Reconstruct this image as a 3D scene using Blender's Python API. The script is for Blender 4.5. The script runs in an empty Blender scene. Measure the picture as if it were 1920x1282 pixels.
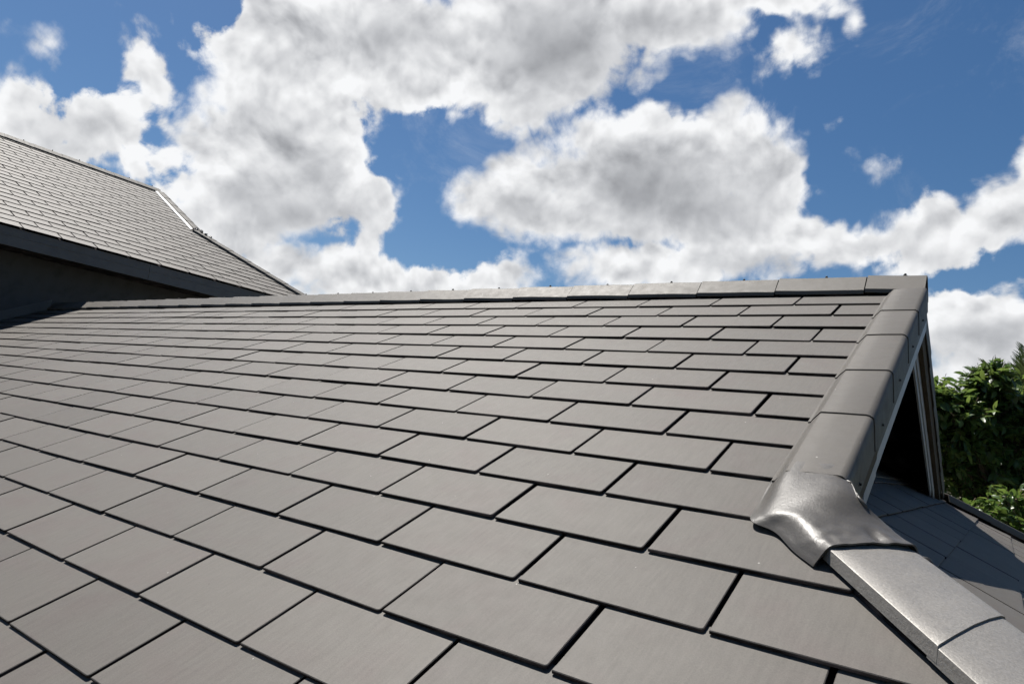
import bpy, bmesh, math, random
from mathutils import Vector, Matrix, Quaternion, noise as mnoise

R = math.radians
SC = bpy.context.scene
COL = SC.collection

# ------------------------------------------------------------------ camera
RIGHT = Vector((0.81144348, 0.57274142, 0.11630451))
UP = -Vector((0.0191998, 0.17277285, -0.98477455))
FWD = Vector((-0.58411544, 0.80132191, 0.12919888))
CAM = Vector((2.40972, -5.19891, -1.23677))
cd = bpy.data.cameras.new('camera')
cam = bpy.data.objects.new('camera', cd)
COL.objects.link(cam)
m = Matrix((RIGHT, UP, -FWD)).transposed().to_4x4()
m.translation = CAM
cam.matrix_world = m
cd.sensor_width = 36.0
cd.lens = 24.11
cd.clip_start = 0.05
cd.clip_end = 6000
SC.camera = cam
FPX = 1286.0


def ray(px, py):
    return (RIGHT * ((px - 960) / FPX) - UP * ((py - 641) / FPX) + FWD).normalized()


def project(p):
    v = Vector(p) - CAM
    z = v.dot(FWD)
    if z < 0.05:
        return None
    return (960 + FPX * v.dot(RIGHT) / z, 641 - FPX * v.dot(UP) / z, z)


# ------------------------------------------------------------------ light and sky
SUN = Vector((-0.395, 0.13, 0.91)).normalized()
EXPOSURE = 0.8
SKY_STRENGTH = 0.05
sl = bpy.data.lights.new('sun', 'SUN')
sl.energy = 5.0
sl.angle = R(0.53)
sl.color = (1.0, 0.96, 0.90)
so = bpy.data.objects.new('sun', sl)
so.rotation_euler = (-SUN).to_track_quat('-Z', 'Y').to_euler()
so.location = (0, 0, 30)
COL.objects.link(so)

world = bpy.data.worlds.new('World')
SC.world = world
world.use_nodes = True
SC.view_settings.view_transform = 'Standard'
SC.view_settings.look = 'None'
SC.view_settings.exposure = EXPOSURE
SC.view_settings.gamma = 1.0
SC.view_settings.use_curve_mapping = False
try:
    SC.cycles.use_denoising = True
    SC.cycles.denoiser = 'OPENIMAGEDENOISE'
    SC.cycles.max_bounces = 6
    SC.cycles.use_adaptive_sampling = True
    SC.cycles.adaptive_min_samples = 12
    SC.cycles.adaptive_threshold = .02
    SC.cycles.transparent_max_bounces = 8
except Exception:
    pass

# cloud cover: rows of (px, py, rx, ry, tilt, weight), directions read off at the camera but fixed in the sky
CLOUDS = [
    # left bank
    (40, 240, 260, 125, 0, .85), (190, 225, 170, 105, 0, .80), (268, 135, 95, 120, 12, .60), 
    (95, 90, 85, 75, 0, .54), (60, 185, 160, 90, 0, .72), (300, 310, 130, 100, 0, .74), (5, 60, 60, 50, 0, .36), (355, 225, 85, 70, 0, .56),
    (-150, 200, 220, 170, 0, 1),
    # tower left of the middle
    (500, 300, 225, 210, 0, 1.25), (470, 380, 230, 120, 0, 1.15), (540, 170, 220, 190, 0, 1.2), (430, 110, 90, 140, 0, .72),
    (600, 310, 118, 120, 0, 1.1), (520, 70, 170, 100, 0, .9), (620, 370, 90, 80, 0, .8), (705, 390, 62, 75, -20, .72), (690, 460, 70, 70, 0, .6),
    (395, 275, 120, 90, 0, .72), 
    # top bank
    (740, 80, 290, 165, 0, 1.3), (620, 60, 200, 130, 0, 1.0), (980, 80, 310, 190, 0, 1.35), (1010, 170, 150, 95, 0, 1.0),
    (1220, 15, 280, 100, -6, 1.15), (1440, -15, 260, 72, -4, .95), (1600, 30, 75, 110, 15, .52), (740, 190, 130, 70, 0, .7), (600, 210, 110, 60, 0, .6),
    (880, 170, 80, 60, 0, .55), (1000, -130, 950, 150, 0, 1.1),
    # big right cloud
    (1190, 330, 330, 150, -3, 1.3), (1110, 275, 150, 120, 0, 1.1), (1205, 250, 120, 95, 0, 1.05), (1360, 285, 145, 115, 0, 1.1),
    (930, 380, 140, 75, -8, 1.0), (1040, 400, 170, 100, 0, 1.0), (1430, 330, 120, 130, 0, 1.05), (1300, 400, 250, 110, 0, 1.05), (985, 330, 110, 80, -20, .9),
    # low bank
    (640, 525, 240, 90, 0, 1.0), (540, 510, 120, 60, 0, .7), (790, 530, 140, 75, 0, .9), (930, 530, 150, 75, 0, .95), (700, 500, 110, 60, 0, .7),
    (1200, 510, 230, 80, 0, .95), (1380, 465, 270, 110, 0, 1.0), (1580, 455, 190, 75, -6, .85), (1740, 435, 220, 85, -4, .95),
    (1890, 400, 130, 120, 0, .95), (1925, 290, 75, 120, 10, .8), (1130, 590, 520, 65, 0, .7), (400, 600, 600, 80, 0, .8),
    # right, low
    (1880, 620, 210, 140, 0, .95), (1815, 570, 170, 70, -10, .8), (1840, 730, 240, 90, 0, .85), (2080, 500, 200, 200, 0, .7), (1775, 630, 120, 100, 0, .7),
    # small scraps, thin enough for the turbulence to break them up
    (1480, 110, 165, 110, 20, .44), (1500, 140, 110, 80, 0, .38), (1425, 165, 90, 80, 0, .34), (1462, 210, 100, 62, 20, .40), (1578, 225, 95, 56, 20, .50),
    (1808, 313, 56, 36, 0, .32), (1640, 345, 170, 44, 14, .24), (1590, 310, 120, 60, 20, .24), (1750, 378, 110, 40, 25, .22), (1535, 345, 95, 90, 0, .26),
    (1700, 510, 80, 50, 0, .24), (355, 30, 55, 85, 20, .30), (345, 110, 55, 110, 0, .25), (415, 30, 70, 55, 0, .28), (140, 60, 120, 60, 0, .18),
    (250, 50, 70, 70, 0, .34), (800, 330, 120, 90, 0, .12), (1300, 150, 120, 60, 0, .14),
    # out of frame, so that the sky goes on
    (-700, 300, 500, 200, 0, 1.0), (2700, 350, 500, 220, 0, 1.0), (300, -500, 500, 200, 0, .8), (1700, -500, 350, 150, 0, .8),
]
# the thick middles and flat bases of those clouds, through which less light comes
BASES = [
    (1230, 360, 330, 120, -4, 1.0), (1180, 430, 280, 60, 0, .7), (1350, 390, 190, 110, 0, .9), (980, 395, 170, 60, 0, .55),
    (560, 400, 240, 90, 0, .85), (560, 310, 180, 150, 0, .55), (450, 390, 150, 60, 0, .6), (1080, 90, 330, 150, -6, .85), (1230, 50, 300, 75, -6, .7),
    (980, 180, 180, 60, 0, .55), (760, 60, 230, 110, 0, .55), (120, 245, 190, 80, 0, .6), (1400, 505, 260, 55, 0, .75), (1680, 460, 260, 50, -4, .55),
    (1870, 640, 220, 90, 0, .75), (1880, 450, 130, 60, 0, .55), (640, 535, 230, 40, 0, .35),
]


def build_sky(t):
    nd, lk = t.nodes, t.links
    nd.clear()

    def N(kind, **kw):
        n = nd.new(kind)
        for k, v in kw.items():
            setattr(n, k, v)
        return n

    def group_of(g, src, table, grow):
        """smooth union of soft ellipsoids, each at its own direction"""
        last = None
        for (px, py, rx, ry, tilt, amp) in table:
            rx, ry = rx * grow, ry * grow
            c = ray(px, py)
            ca, sa = math.cos(R(tilt)), math.sin(R(tilt))
            e1 = ray(px + rx * ca, py - rx * sa) - c
            e2 = ray(px + ry * sa, py + ry * ca) - c
            x = (e1 - c * e1.dot(c)).normalized()
            y = c.cross(x)
            mp = g.nodes.new('ShaderNodeMapping'); mp.vector_type = 'TEXTURE'
            mp.inputs['Location'].default_value = c
            mp.inputs['Rotation'].default_value = Matrix((x, y, c)).transposed().to_euler()
            mp.inputs['Scale'].default_value = (e1.length, e2.length, max(e1.length, e2.length))
            g.links.new(src, mp.inputs['Vector'])
            gr = g.nodes.new('ShaderNodeTexGradient'); gr.gradient_type = 'SPHERICAL'
            g.links.new(mp.outputs[0], gr.inputs[0])
            mu = g.nodes.new('ShaderNodeMath'); mu.operation = 'MULTIPLY'
            g.links.new(gr.outputs['Fac'], mu.inputs[0]); mu.inputs[1].default_value = amp
            if last is None:
                last = mu.outputs[0]
            else:
                sm = g.nodes.new('ShaderNodeMath'); sm.operation = 'SMOOTH_MAX'
                g.links.new(last, sm.inputs[0]); g.links.new(mu.outputs[0], sm.inputs[1]); sm.inputs[2].default_value = .12
                last = sm.outputs[0]
        return last

    def math_(op, a, b=None, c=None, clamp=False):
        n = N('ShaderNodeMath', operation=op)
        n.use_clamp = clamp
        for i, v in enumerate((a, b, c)):
            if v is None:
                continue
            if isinstance(v, (int, float)):
                n.inputs[i].default_value = v
            else:
                lk.new(v, n.inputs[i])
        return n.outputs[0]

    def vmath(op, a, b):
        n = N('ShaderNodeVectorMath', operation=op)
        for i, v in enumerate((a, b)):
            if isinstance(v, (tuple, Vector)):
                n.inputs[i].default_value = tuple(v)
            else:
                lk.new(v, n.inputs[i])
        return n.outputs[0]

    def ramp(v, lo, hi, a=0.0, b=1.0, kind='SMOOTHSTEP'):
        n = N('ShaderNodeMapRange', interpolation_type=kind)
        lk.new(v, n.inputs[0])
        for i, x in ((1, lo), (2, hi), (3, a), (4, b)):
            n.inputs[i].default_value = x
        return n.outputs[0]

    # reusable group: cover + turbulence along a direction
    g = bpy.data.node_groups.new('cloud_cover', 'ShaderNodeTree')
    g.interface.new_socket('Vector', in_out='INPUT', socket_type='NodeSocketVector')
    g.interface.new_socket('Cover', in_out='OUTPUT', socket_type='NodeSocketFloat')
    gi = g.nodes.new('NodeGroupInput')
    go = g.nodes.new('NodeGroupOutput')
    warp = g.nodes.new('ShaderNodeTexNoise')
    warp.inputs['Scale'].default_value = 9.0
    warp.inputs['Detail'].default_value = 3.0
    g.links.new(gi.outputs[0], warp.inputs['Vector'])
    ws = g.nodes.new('ShaderNodeVectorMath'); ws.operation = 'SUBTRACT'
    g.links.new(warp.outputs['Color'], ws.inputs[0]); ws.inputs[1].default_value = (.5, .5, .5)
    wm = g.nodes.new('ShaderNodeVectorMath'); wm.operation = 'MULTIPLY_ADD'
    g.links.new(ws.outputs[0], wm.inputs[0]); wm.inputs[1].default_value = (.09, .09, .09)
    g.links.new(gi.outputs[0], wm.inputs[2])
    g.links.new(group_of(g, wm.outputs[0], CLOUDS, 1.12), go.inputs[0])
    g.interface.new_socket('Base', in_out='OUTPUT', socket_type='NodeSocketFloat')
    g.links.new(group_of(g, wm.outputs[0], BASES, 1.15), go.inputs[1])

    # second group: fine turbulence
    h = bpy.data.node_groups.new('cloud_turbulence', 'ShaderNodeTree')
    h.interface.new_socket('Vector', in_out='INPUT', socket_type='NodeSocketVector')
    h.interface.new_socket('Value', in_out='OUTPUT', socket_type='NodeSocketFloat')
    hi = h.nodes.new('NodeGroupInput')
    ho = h.nodes.new('NodeGroupOutput')
    n1 = h.nodes.new('ShaderNodeTexNoise')
    n1.inputs['Scale'].default_value = 8.5; n1.inputs['Detail'].default_value = 9.0
    n1.inputs['Roughness'].default_value = .62; n1.inputs['Distortion'].default_value = .25
    vo = h.nodes.new('ShaderNodeTexVoronoi')
    vo.inputs['Scale'].default_value = 17.0; vo.inputs['Detail'].default_value = 2.0
    vo.inputs['Roughness'].default_value = .55
    n3 = h.nodes.new('ShaderNodeTexNoise')
    n3.inputs['Scale'].default_value = 20.0; n3.inputs['Detail'].default_value = 2.0
    h.links.new(hi.outputs[0], n3.inputs['Vector'])
    s3 = h.nodes.new('ShaderNodeVectorMath'); s3.operation = 'MULTIPLY_ADD'
    h.links.new(n3.outputs['Color'], s3.inputs[0]); s3.inputs[1].default_value = (.03, .03, .03)
    h.links.new(hi.outputs[0], s3.inputs[2])
    h.links.new(hi.outputs[0], n1.inputs['Vector'])
    h.links.new(s3.outputs[0], vo.inputs['Vector'])
    a1 = h.nodes.new('ShaderNodeMath'); a1.operation = 'MULTIPLY_ADD'      # fbm*1.5 - .75
    h.links.new(n1.outputs[0], a1.inputs[0]); a1.inputs[1].default_value = 2.0; a1.inputs[2].default_value = -1.0
    a2 = h.nodes.new('ShaderNodeMath'); a2.operation = 'MULTIPLY_ADD'      # -(vor)*.35 + .15
    h.links.new(vo.outputs['Distance'], a2.inputs[0]); a2.inputs[1].default_value = -.38; a2.inputs[2].default_value = .15
    a3 = h.nodes.new('ShaderNodeMath'); a3.operation = 'ADD'
    h.links.new(a1.outputs[0], a3.inputs[0]); h.links.new(a2.outputs[0], a3.inputs[1])
    v2 = h.nodes.new('ShaderNodeTexVoronoi')                                # small cauliflower knobs on the rims
    v2.inputs['Scale'].default_value = 46.0; v2.inputs['Detail'].default_value = 1.0
    h.links.new(s3.outputs[0], v2.inputs['Vector'])
    a4 = h.nodes.new('ShaderNodeMath'); a4.operation = 'MULTIPLY_ADD'
    h.links.new(v2.outputs['Distance'], a4.inputs[0]); a4.inputs[1].default_value = -.26; a4.inputs[2].default_value = .15
    a5 = h.nodes.new('ShaderNodeMath'); a5.operation = 'ADD'
    h.links.new(a3.outputs[0], a5.inputs[0]); h.links.new(a4.outputs[0], a5.inputs[1])
    h.links.new(a5.outputs[0], ho.inputs[0])

    # third group: rounded lumps, used only for the light on the clouds
    q = bpy.data.node_groups.new('cloud_lumps', 'ShaderNodeTree')
    q.interface.new_socket('Vector', in_out='INPUT', socket_type='NodeSocketVector')
    q.interface.new_socket('Value', in_out='OUTPUT', socket_type='NodeSocketFloat')
    qi = q.nodes.new('NodeGroupInput')
    qo = q.nodes.new('NodeGroupOutput')
    qn = q.nodes.new('ShaderNodeTexNoise')
    qn.inputs['Scale'].default_value = 9.0; qn.inputs['Detail'].default_value = 5.0; qn.inputs['Roughness'].default_value = .52
    qn.inputs['Distortion'].default_value = .35
    qv = q.nodes.new('ShaderNodeTexVoronoi')
    qv.inputs['Scale'].default_value = 15.0; qv.inputs['Detail'].default_value = 2.5; qv.inputs['Roughness'].default_value = .5
    qw = q.nodes.new('ShaderNodeVectorMath'); qw.operation = 'MULTIPLY_ADD'
    q.links.new(qn.outputs['Color'], qw.inputs[0]); qw.inputs[1].default_value = (.05, .05, .05)
    q.links.new(qi.outputs[0], qw.inputs[2])
    q.links.new(qi.outputs[0], qn.inputs['Vector']); q.links.new(qw.outputs[0], qv.inputs['Vector'])
    qm = q.nodes.new('ShaderNodeMath'); qm.operation = 'MULTIPLY_ADD'
    q.links.new(qv.outputs['Distance'], qm.inputs[0]); qm.inputs[1].default_value = -.55
    q.links.new(qn.outputs[0], qm.inputs[2])
    q2 = q.nodes.new('ShaderNodeTexVoronoi')
    q2.inputs['Scale'].default_value = 40.0; q2.inputs['Detail'].default_value = 1.0
    q.links.new(qw.outputs[0], q2.inputs['Vector'])
    qk = q.nodes.new('ShaderNodeMath'); qk.operation = 'MULTIPLY_ADD'
    q.links.new(q2.outputs['Distance'], qk.inputs[0]); qk.inputs[1].default_value = -.10
    q.links.new(qm.outputs[0], qk.inputs[2])
    q.links.new(qk.outputs[0], qo.inputs[0])

    def group(tree, v):
        n = N('ShaderNodeGroup')
        n.node_tree = tree
        lk.new(v, n.inputs[0])
        return n.outputs

    tc = N('ShaderNodeTexCoord')
    d = N('ShaderNodeVectorMath', operation='NORMALIZE')
    lk.new(tc.outputs['Generated'], d.inputs[0])
    d = d.outputs[0]
    gc = group(g, d)
    cov, base = gc[0], gc[1]
    tur = group(h, d)[0]
    toward = SUN - FWD * SUN.dot(FWD) * .6
    lump = group(q, d)[0]
    lump2 = group(q, vmath('ADD', d, tuple(toward * .022)))[0]
    wisps = N('ShaderNodeTexNoise')
    wisps.inputs['Scale'].default_value = 5.0; wisps.inputs['Detail'].default_value = 9.0
    wisps.inputs['Roughness'].default_value = .68; wisps.inputs['Distortion'].default_value = .8
    lk.new(d, wisps.inputs['Vector'])
    wv = wisps.outputs[0]
    dens = math_('ADD', math_('MULTIPLY', cov, 1.85), tur)
    dens = math_('ADD', dens, math_('MULTIPLY_ADD', wv, .85, -.425))
    soft = N('ShaderNodeTexNoise')
    soft.inputs['Scale'].default_value = 6.0; soft.inputs['Detail'].default_value = 1.0
    lk.new(vmath('ADD', d, (3.1, 1.7, 5.3)), soft.inputs['Vector'])
    edge = N('ShaderNodeMapRange', interpolation_type='SMOOTHSTEP')      # some edges crisp, some ragged and thin
    lk.new(dens, edge.inputs[0])
    edge.inputs[1].default_value = .22
    thin_cloud = ramp(cov, .20, .42, .30, .0)
    lk.new(math_('ADD', ramp(soft.outputs[0], .36, .64, .48, .98), thin_cloud), edge.inputs[2])
    alpha = edge.outputs[0]
    thin = ramp(wv, .52, .80, 0, .20)
    alpha = math_('MAXIMUM', alpha, thin)
    # light: thick parts let less through, sides turned to the sun are brighter
    thick = ramp(dens, .45, 1.7)
    under = ramp(math_('ADD', base, math_('MULTIPLY_ADD', lump, .16, -.06)), .0, .90)
    calm = math_('MULTIPLY_ADD', under, -.75, 1.0)
    relief = math_('MULTIPLY', math_('MULTIPLY', math_('SUBTRACT', lump, lump2), .95), calm)
    shade = math_('SUBTRACT', 1.07, math_('MULTIPLY', thick, .20))
    shade = math_('SUBTRACT', shade, math_('MULTIPLY', under, .41))
    shade = math_('ADD', shade, relief)
    shade = math_('MAXIMUM', math_('MINIMUM', shade, 1.12), .30)
    ccol = N('ShaderNodeMix', data_type='RGBA')
    lk.new(ramp(shade, .3, 1.0, kind='LINEAR'), ccol.inputs['Factor'])
    ccol.inputs['A'].default_value = (.90, .93, 1.0, 1)
    ccol.inputs['B'].default_value = (.975, .985, 1.0, 1)
    cl = N('ShaderNodeVectorMath', operation='SCALE')
    lk.new(ccol.outputs['Result'], cl.inputs[0])
    lk.new(math_('MULTIPLY', shade, .86 / 2 ** EXPOSURE / SKY_STRENGTH), cl.inputs['Scale'])

    sky = N('ShaderNodeTexSky', sky_type='NISHITA')
    sky.sun_disc = False
    sky.sun_elevation = math.asin(SUN.z)
    sky.sun_rotation = math.atan2(SUN.x, SUN.y)
    sky.air_density = 1.0
    sky.dust_density = .65
    sky.ozone_density = 1.6
    sky.altitude = 300
    hs = N('ShaderNodeHueSaturation')
    hs.inputs['Saturation'].default_value = 1.27
    hs.inputs['Value'].default_value = .95
    lk.new(sky.outputs[0], hs.inputs['Color'])
    mix = N('ShaderNodeMix', data_type='RGBA')
    lk.new(alpha, mix.inputs['Factor'])
    lk.new(hs.outputs[0], mix.inputs['A'])
    lk.new(cl.outputs[0], mix.inputs['B'])
    bg = N('ShaderNodeBackground')
    bg.inputs['Strength'].default_value = SKY_STRENGTH
    lk.new(mix.outputs['Result'], bg.inputs['Color'])
    out = N('ShaderNodeOutputWorld')
    lk.new(bg.outputs[0], out.inputs['Surface'])


build_sky(world.node_tree)
try:
    world.cycles.sampling_method = 'MANUAL'
    world.cycles.sample_map_resolution = 512
except Exception:
    pass


# ------------------------------------------------------------------ materials
def material(name):
    m = bpy.data.materials.new(name)
    m.use_nodes = True
    m.node_tree.nodes.clear()
    return m, m.node_tree.nodes, m.node_tree.links


def coated(name, col, rough, spec=.5, var=.10, stain=(.30, .24, .235), stain_amt=.35, streak=(1.5, 14, 8), streak_amt=.10,
           grain=260.0, grain_bump=.12, grain_col=.10, wave_bump=0.0, wave_scale=(40, 40, 40), metal=0.0, specks=.0, dirt=0.0, coat=0.0, rough_var=.06):
    """painted tile or board: a coat with uneven colour, faint streaks, grain and a few pale specks"""
    m, nd, lk = material(name)

    def L(a, b):
        lk.new(a, b)

    tc = nd.new('ShaderNodeTexCoord')
    oi = nd.new('ShaderNodeObjectInfo')
    off = nd.new('ShaderNodeVectorMath'); off.operation = 'SCALE'
    off.inputs[0].default_value = (37.0, 91.0, 53.0)
    L(oi.outputs['Random'], off.inputs['Scale'])
    co = nd.new('ShaderNodeVectorMath'); co.operation = 'ADD'
    L(tc.outputs['Object'], co.inputs[0]); L(off.outputs[0], co.inputs[1])

    def tex(scale, detail=3, rough_=.5, stretch=None, dist=0.0):
        n = nd.new('ShaderNodeTexNoise')
        n.inputs['Scale'].default_value = scale
        n.inputs['Detail'].default_value = detail
        n.inputs['Roughness'].default_value = rough_
        n.inputs['Distortion'].default_value = dist
        if stretch:
            mp = nd.new('ShaderNodeMapping')
            mp.inputs['Scale'].default_value = stretch
            L(co.outputs[0], mp.inputs[0]); L(mp.outputs[0], n.inputs['Vector'])
        else:
            L(co.outputs[0], n.inputs['Vector'])
        return n.outputs[0]

    def mr(v, a, b, c, d_):
        n = nd.new('ShaderNodeMapRange')
        L(v, n.inputs[0])
        for i, x in enumerate((a, b, c, d_)):
            n.inputs[i + 1].default_value = x
        return n.outputs[0]

    def mixc(f, a, b, mode='MIX'):
        n = nd.new('ShaderNodeMix'); n.data_type = 'RGBA'; n.blend_type = mode
        if isinstance(f, float):
            n.inputs['Factor'].default_value = f
        else:
            L(f, n.inputs['Factor'])
        for key, v in (('A', a), ('B', b)):
            if isinstance(v, tuple):
                n.inputs[key].default_value = (*v, 1)
            else:
                L(v, n.inputs[key])
        return n.outputs['Result']

    base = tuple(col)
    c = mixc(mr(tex(4.5, 3, .55, dist=.4), .48, .72, 0, stain_amt), base, tuple(stain))
    gain = nd.new('ShaderNodeMath'); gain.operation = 'ADD'
    L(mr(oi.outputs['Random'], 0, 1, 1 - var, 1 + var), gain.inputs[0])
    st = tex(9.0, 4, .6, stretch=streak)
    L(mr(st, .3, .7, -streak_amt, streak_amt), gain.inputs[1])
    g2 = nd.new('ShaderNodeMath'); g2.operation = 'ADD'
    gr = tex(grain, 2, .6)
    L(gain.outputs[0], g2.inputs[0]); L(mr(gr, .3, .7, -grain_col, grain_col), g2.inputs[1])
    sc = nd.new('ShaderNodeVectorMath'); sc.operation = 'SCALE'
    L(c, sc.inputs[0]); L(g2.outputs[0], sc.inputs['Scale'])
    colour = sc.outputs[0]
    if dirt:
        colour = mixc(mr(tex(7.0, 6, .7), .52, .8, 0, dirt), colour, (.055, .050, .042))
    if specks:
        vo = nd.new('ShaderNodeTexVoronoi'); vo.inputs['Scale'].default_value = 9.0
        L(co.outputs[0], vo.inputs['Vector'])
        colour = mixc(mr(vo.outputs['Distance'], .022, .030, specks, 0), colour, (.62, .60, .56))
        vo2 = nd.new('ShaderNodeTexVoronoi'); vo2.inputs['Scale'].default_value = 7.0
        L(off.outputs[0], vo2.inputs['Vector'])
        vo3 = nd.new('ShaderNodeTexVoronoi'); vo3.inputs['Scale'].default_value = 6.3
        L(co.outputs[0], vo3.inputs['Vector'])
        colour = mixc(mr(vo3.outputs['Distance'], .018, .026, .8, 0), colour, (.05, .04, .035))
    b = nd.new('ShaderNodeBsdfPrincipled')
    L(colour, b.inputs['Base Color'])
    L(mr(tex(14.0, 4, .6), .3, .7, rough - rough_var, rough + rough_var), b.inputs['Roughness'])
    b.inputs['Specular IOR Level'].default_value = spec
    b.inputs['Metallic'].default_value = metal
    b.inputs['Coat Weight'].default_value = coat
    b.inputs['Coat Roughness'].default_value = .18
    bp = nd.new('ShaderNodeBump'); bp.inputs['Strength'].default_value = grain_bump; bp.inputs['Distance'].default_value = .002
    L(gr, bp.inputs['Height'])
    last = bp
    if wave_bump:
        b2 = nd.new('ShaderNodeBump'); b2.inputs['Strength'].default_value = wave_bump; b2.inputs['Distance'].default_value = .006
        L(tex(1.0, 4, .6, stretch=wave_scale, dist=.6), b2.inputs['Height'])
        L(bp.outputs[0], b2.inputs['Normal'])
        last = b2
    L(last.outputs[0], b.inputs['Normal'])
    o = nd.new('ShaderNodeOutputMaterial')
    L(b.outputs[0], o.inputs['Surface'])
    return m


TILE = (.0850, .0778, .0690)
M = {}
M['tile'] = coated('tile_coat', TILE, .61, spec=.25, var=.105, stain=(.083, .070, .064), stain_amt=.75, rough_var=.02, streak=(9, 1.0, 6), streak_amt=.085,
                   grain_col=.12, specks=.35)
M['tile_side_shade'] = coated('tile_edge', (.022, .016, .014), .9, spec=.08, streak_amt=.05)  # purplish-brown cut edges, colour darkened to carry the shade in the joints
M['cap'] = coated('cap_coat', (.082, .0755, .067), .58, spec=.22, var=.07, stain=(.10, .09, .08), streak=(3, 30, 30), streak_amt=.08,
                  wave_bump=.16, wave_scale=(14, 60, 60), grain_bump=.2, specks=.6, dirt=.12)
M['cap_far'] = coated('weathered_cap_coat', (.072, .067, .060), .66, spec=.18, var=.05, stain=(.07, .065, .06))
M['hip'] = coated('hip_coat', (.165, .156, .143), .54, spec=.6, var=.05, stain=(.20, .19, .175), stain_amt=.6, streak=(2, 60, 60),
                  streak_amt=.14, grain=150, grain_bump=.4, grain_col=.15, wave_bump=.2, wave_scale=(10, 90, 90), metal=.25, dirt=.12)
M['membrane'] = coated('membrane_paint', (.062, .057, .050), .40, spec=.45, var=.0, stain=(.054, .050, .046), stain_amt=.6, streak_amt=.06,
                       grain=110, grain_bump=.10, grain_col=.06, wave_bump=.14, wave_scale=(120, 60, 120))
M['felt'] = coated('roofing_felt', (.006, .006, .0065), .95, spec=.05, streak_amt=.02)
M['wood'] = coated('weathered_timber', (.080, .062, .040), .8, spec=.2, stain=(.045, .036, .024), stain_amt=.7, streak=(60, 3, 3), streak_amt=.25, dirt=.5)
M['barge'] = coated('painted_barge', (.072, .063, .054), .55, spec=.3, stain=(.05, .043, .036), stain_amt=.6)
M['white'] = coated('white_trim_paint', (.36, .37, .385), .5, spec=.4, stain=(.28, .28, .27), streak_amt=.05, dirt=.2)
M['strip'] = coated('bare_flashing', (.50, .50, .49), .4, spec=.5, stain=(.45, .45, .45), streak_amt=.04, metal=.1)
M['fascia'] = coated('fascia_paint', (.118, .117, .118), .6, spec=.25, stain=(.066, .066, .068), streak=(2, 2, 40), streak_amt=.06)
M['render'] = coated('wall_render', (.085, .086, .090), .9, spec=.1, stain=(.036, .036, .038), grain=120, grain_bump=.4, dirt=.3)
M['soffit'] = coated('soffit_board', (.03, .029, .028), .8, spec=.1)
M['dark'] = coated('attic_shade_timber', (.010, .009, .008), .9, spec=.05)  # near-black: the shade inside the gablet is put into the colour
M['screw'] = coated('screw_steel', (.02, .02, .021), .5, spec=.4, metal=.4)
M['bark'] = coated('bark', (.10, .075, .05), .9, spec=.2, stain=(.06, .045, .03), streak=(30, 30, 4), streak_amt=.3, grain=60, grain_bump=.6)
M['soil'] = coated('ground_soil', (.08, .068, .05), .95, spec=.1, stain=(.05, .07, .025), stain_amt=.9, grain=3, dirt=.4)


def leaf_material(name, a, b, tr=.35):
    m, nd, lk = material(name)
    oi = nd.new('ShaderNodeObjectInfo')
    ge = nd.new('ShaderNodeNewGeometry')
    ad = nd.new('ShaderNodeMath'); ad.operation = 'ADD'
    lk.new(oi.outputs['Random'], ad.inputs[0]); lk.new(ge.outputs['Random Per Island'], ad.inputs[1])
    fr = nd.new('ShaderNodeMath'); fr.operation = 'FRACT'
    lk.new(ad.outputs[0], fr.inputs[0])
    mx = nd.new('ShaderNodeMix'); mx.data_type = 'RGBA'
    lk.new(fr.outputs[0], mx.inputs['Factor'])
    mx.inputs['A'].default_value = (*a, 1); mx.inputs['B'].default_value = (*b, 1)
    p = nd.new('ShaderNodeBsdfPrincipled')
    p.inputs['Roughness'].default_value = .38
    p.inputs['Specular IOR Level'].default_value = .55
    lk.new(mx.outputs['Result'], p.inputs['Base Color'])
    t = nd.new('ShaderNodeBsdfTranslucent')
    hs = nd.new('ShaderNodeHueSaturation'); hs.inputs['Hue'].default_value = .475; hs.inputs['Value'].default_value = 1.6
    lk.new(mx.outputs['Result'], hs.inputs['Color']); lk.new(hs.outputs[0], t.inputs['Color'])
    ms = nd.new('ShaderNodeMixShader'); ms.inputs[0].default_value = tr
    lk.new(p.outputs[0], ms.inputs[1]); lk.new(t.outputs[0], ms.inputs[2])
    o = nd.new('ShaderNodeOutputMaterial')
    lk.new(ms.outputs[0], o.inputs['Surface'])
    return m


M['leaf'] = leaf_material('dark_leaf', (.034, .074, .018), (.085, .140, .030), .46)
M['leaf_young'] = leaf_material('young_leaf', (.040, .090, .018), (.075, .125, .026), .42)
M['frond'] = leaf_material('palm_leaf', (.030, .055, .018), (.05, .075, .025), .25)


# ------------------------------------------------------------------ helpers
def sharp(me, deg=32):
    bm = bmesh.new(); bm.from_mesh(me)
    for f in bm.faces:
        f.smooth = True
    for e in bm.edges:
        e.smooth = len(e.link_faces) == 2 and e.calc_face_angle(3.2) < R(deg)
    bm.to_mesh(me); bm.free()


def base_of(o):
    v = Vector((0, 0, 0))
    while o is not None:
        v += o.location
        o = o.parent
    return v


def link(name, me, parent=None, mat=None, M4=None, smooth=None):
    """one mesh object; meshes are written in world coordinates unless M4 places them"""
    o = bpy.data.objects.new(name, me)
    COL.objects.link(o)
    if mat is not None and not me.materials:
        me.materials.append(mat)
    if smooth:
        sharp(me, smooth)
    if M4 is not None:
        o.matrix_basis = M4
    if parent is not None:
        o.parent = parent
        root = parent
        while root.parent is not None:
            root = root.parent
        if parent is root:
            o.matrix_parent_inverse = Matrix.Translation(-root.location)
        else:
            o.matrix_parent_inverse = parent.matrix_basis.inverted() if parent.type != 'EMPTY' else Matrix()
    return o


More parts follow.
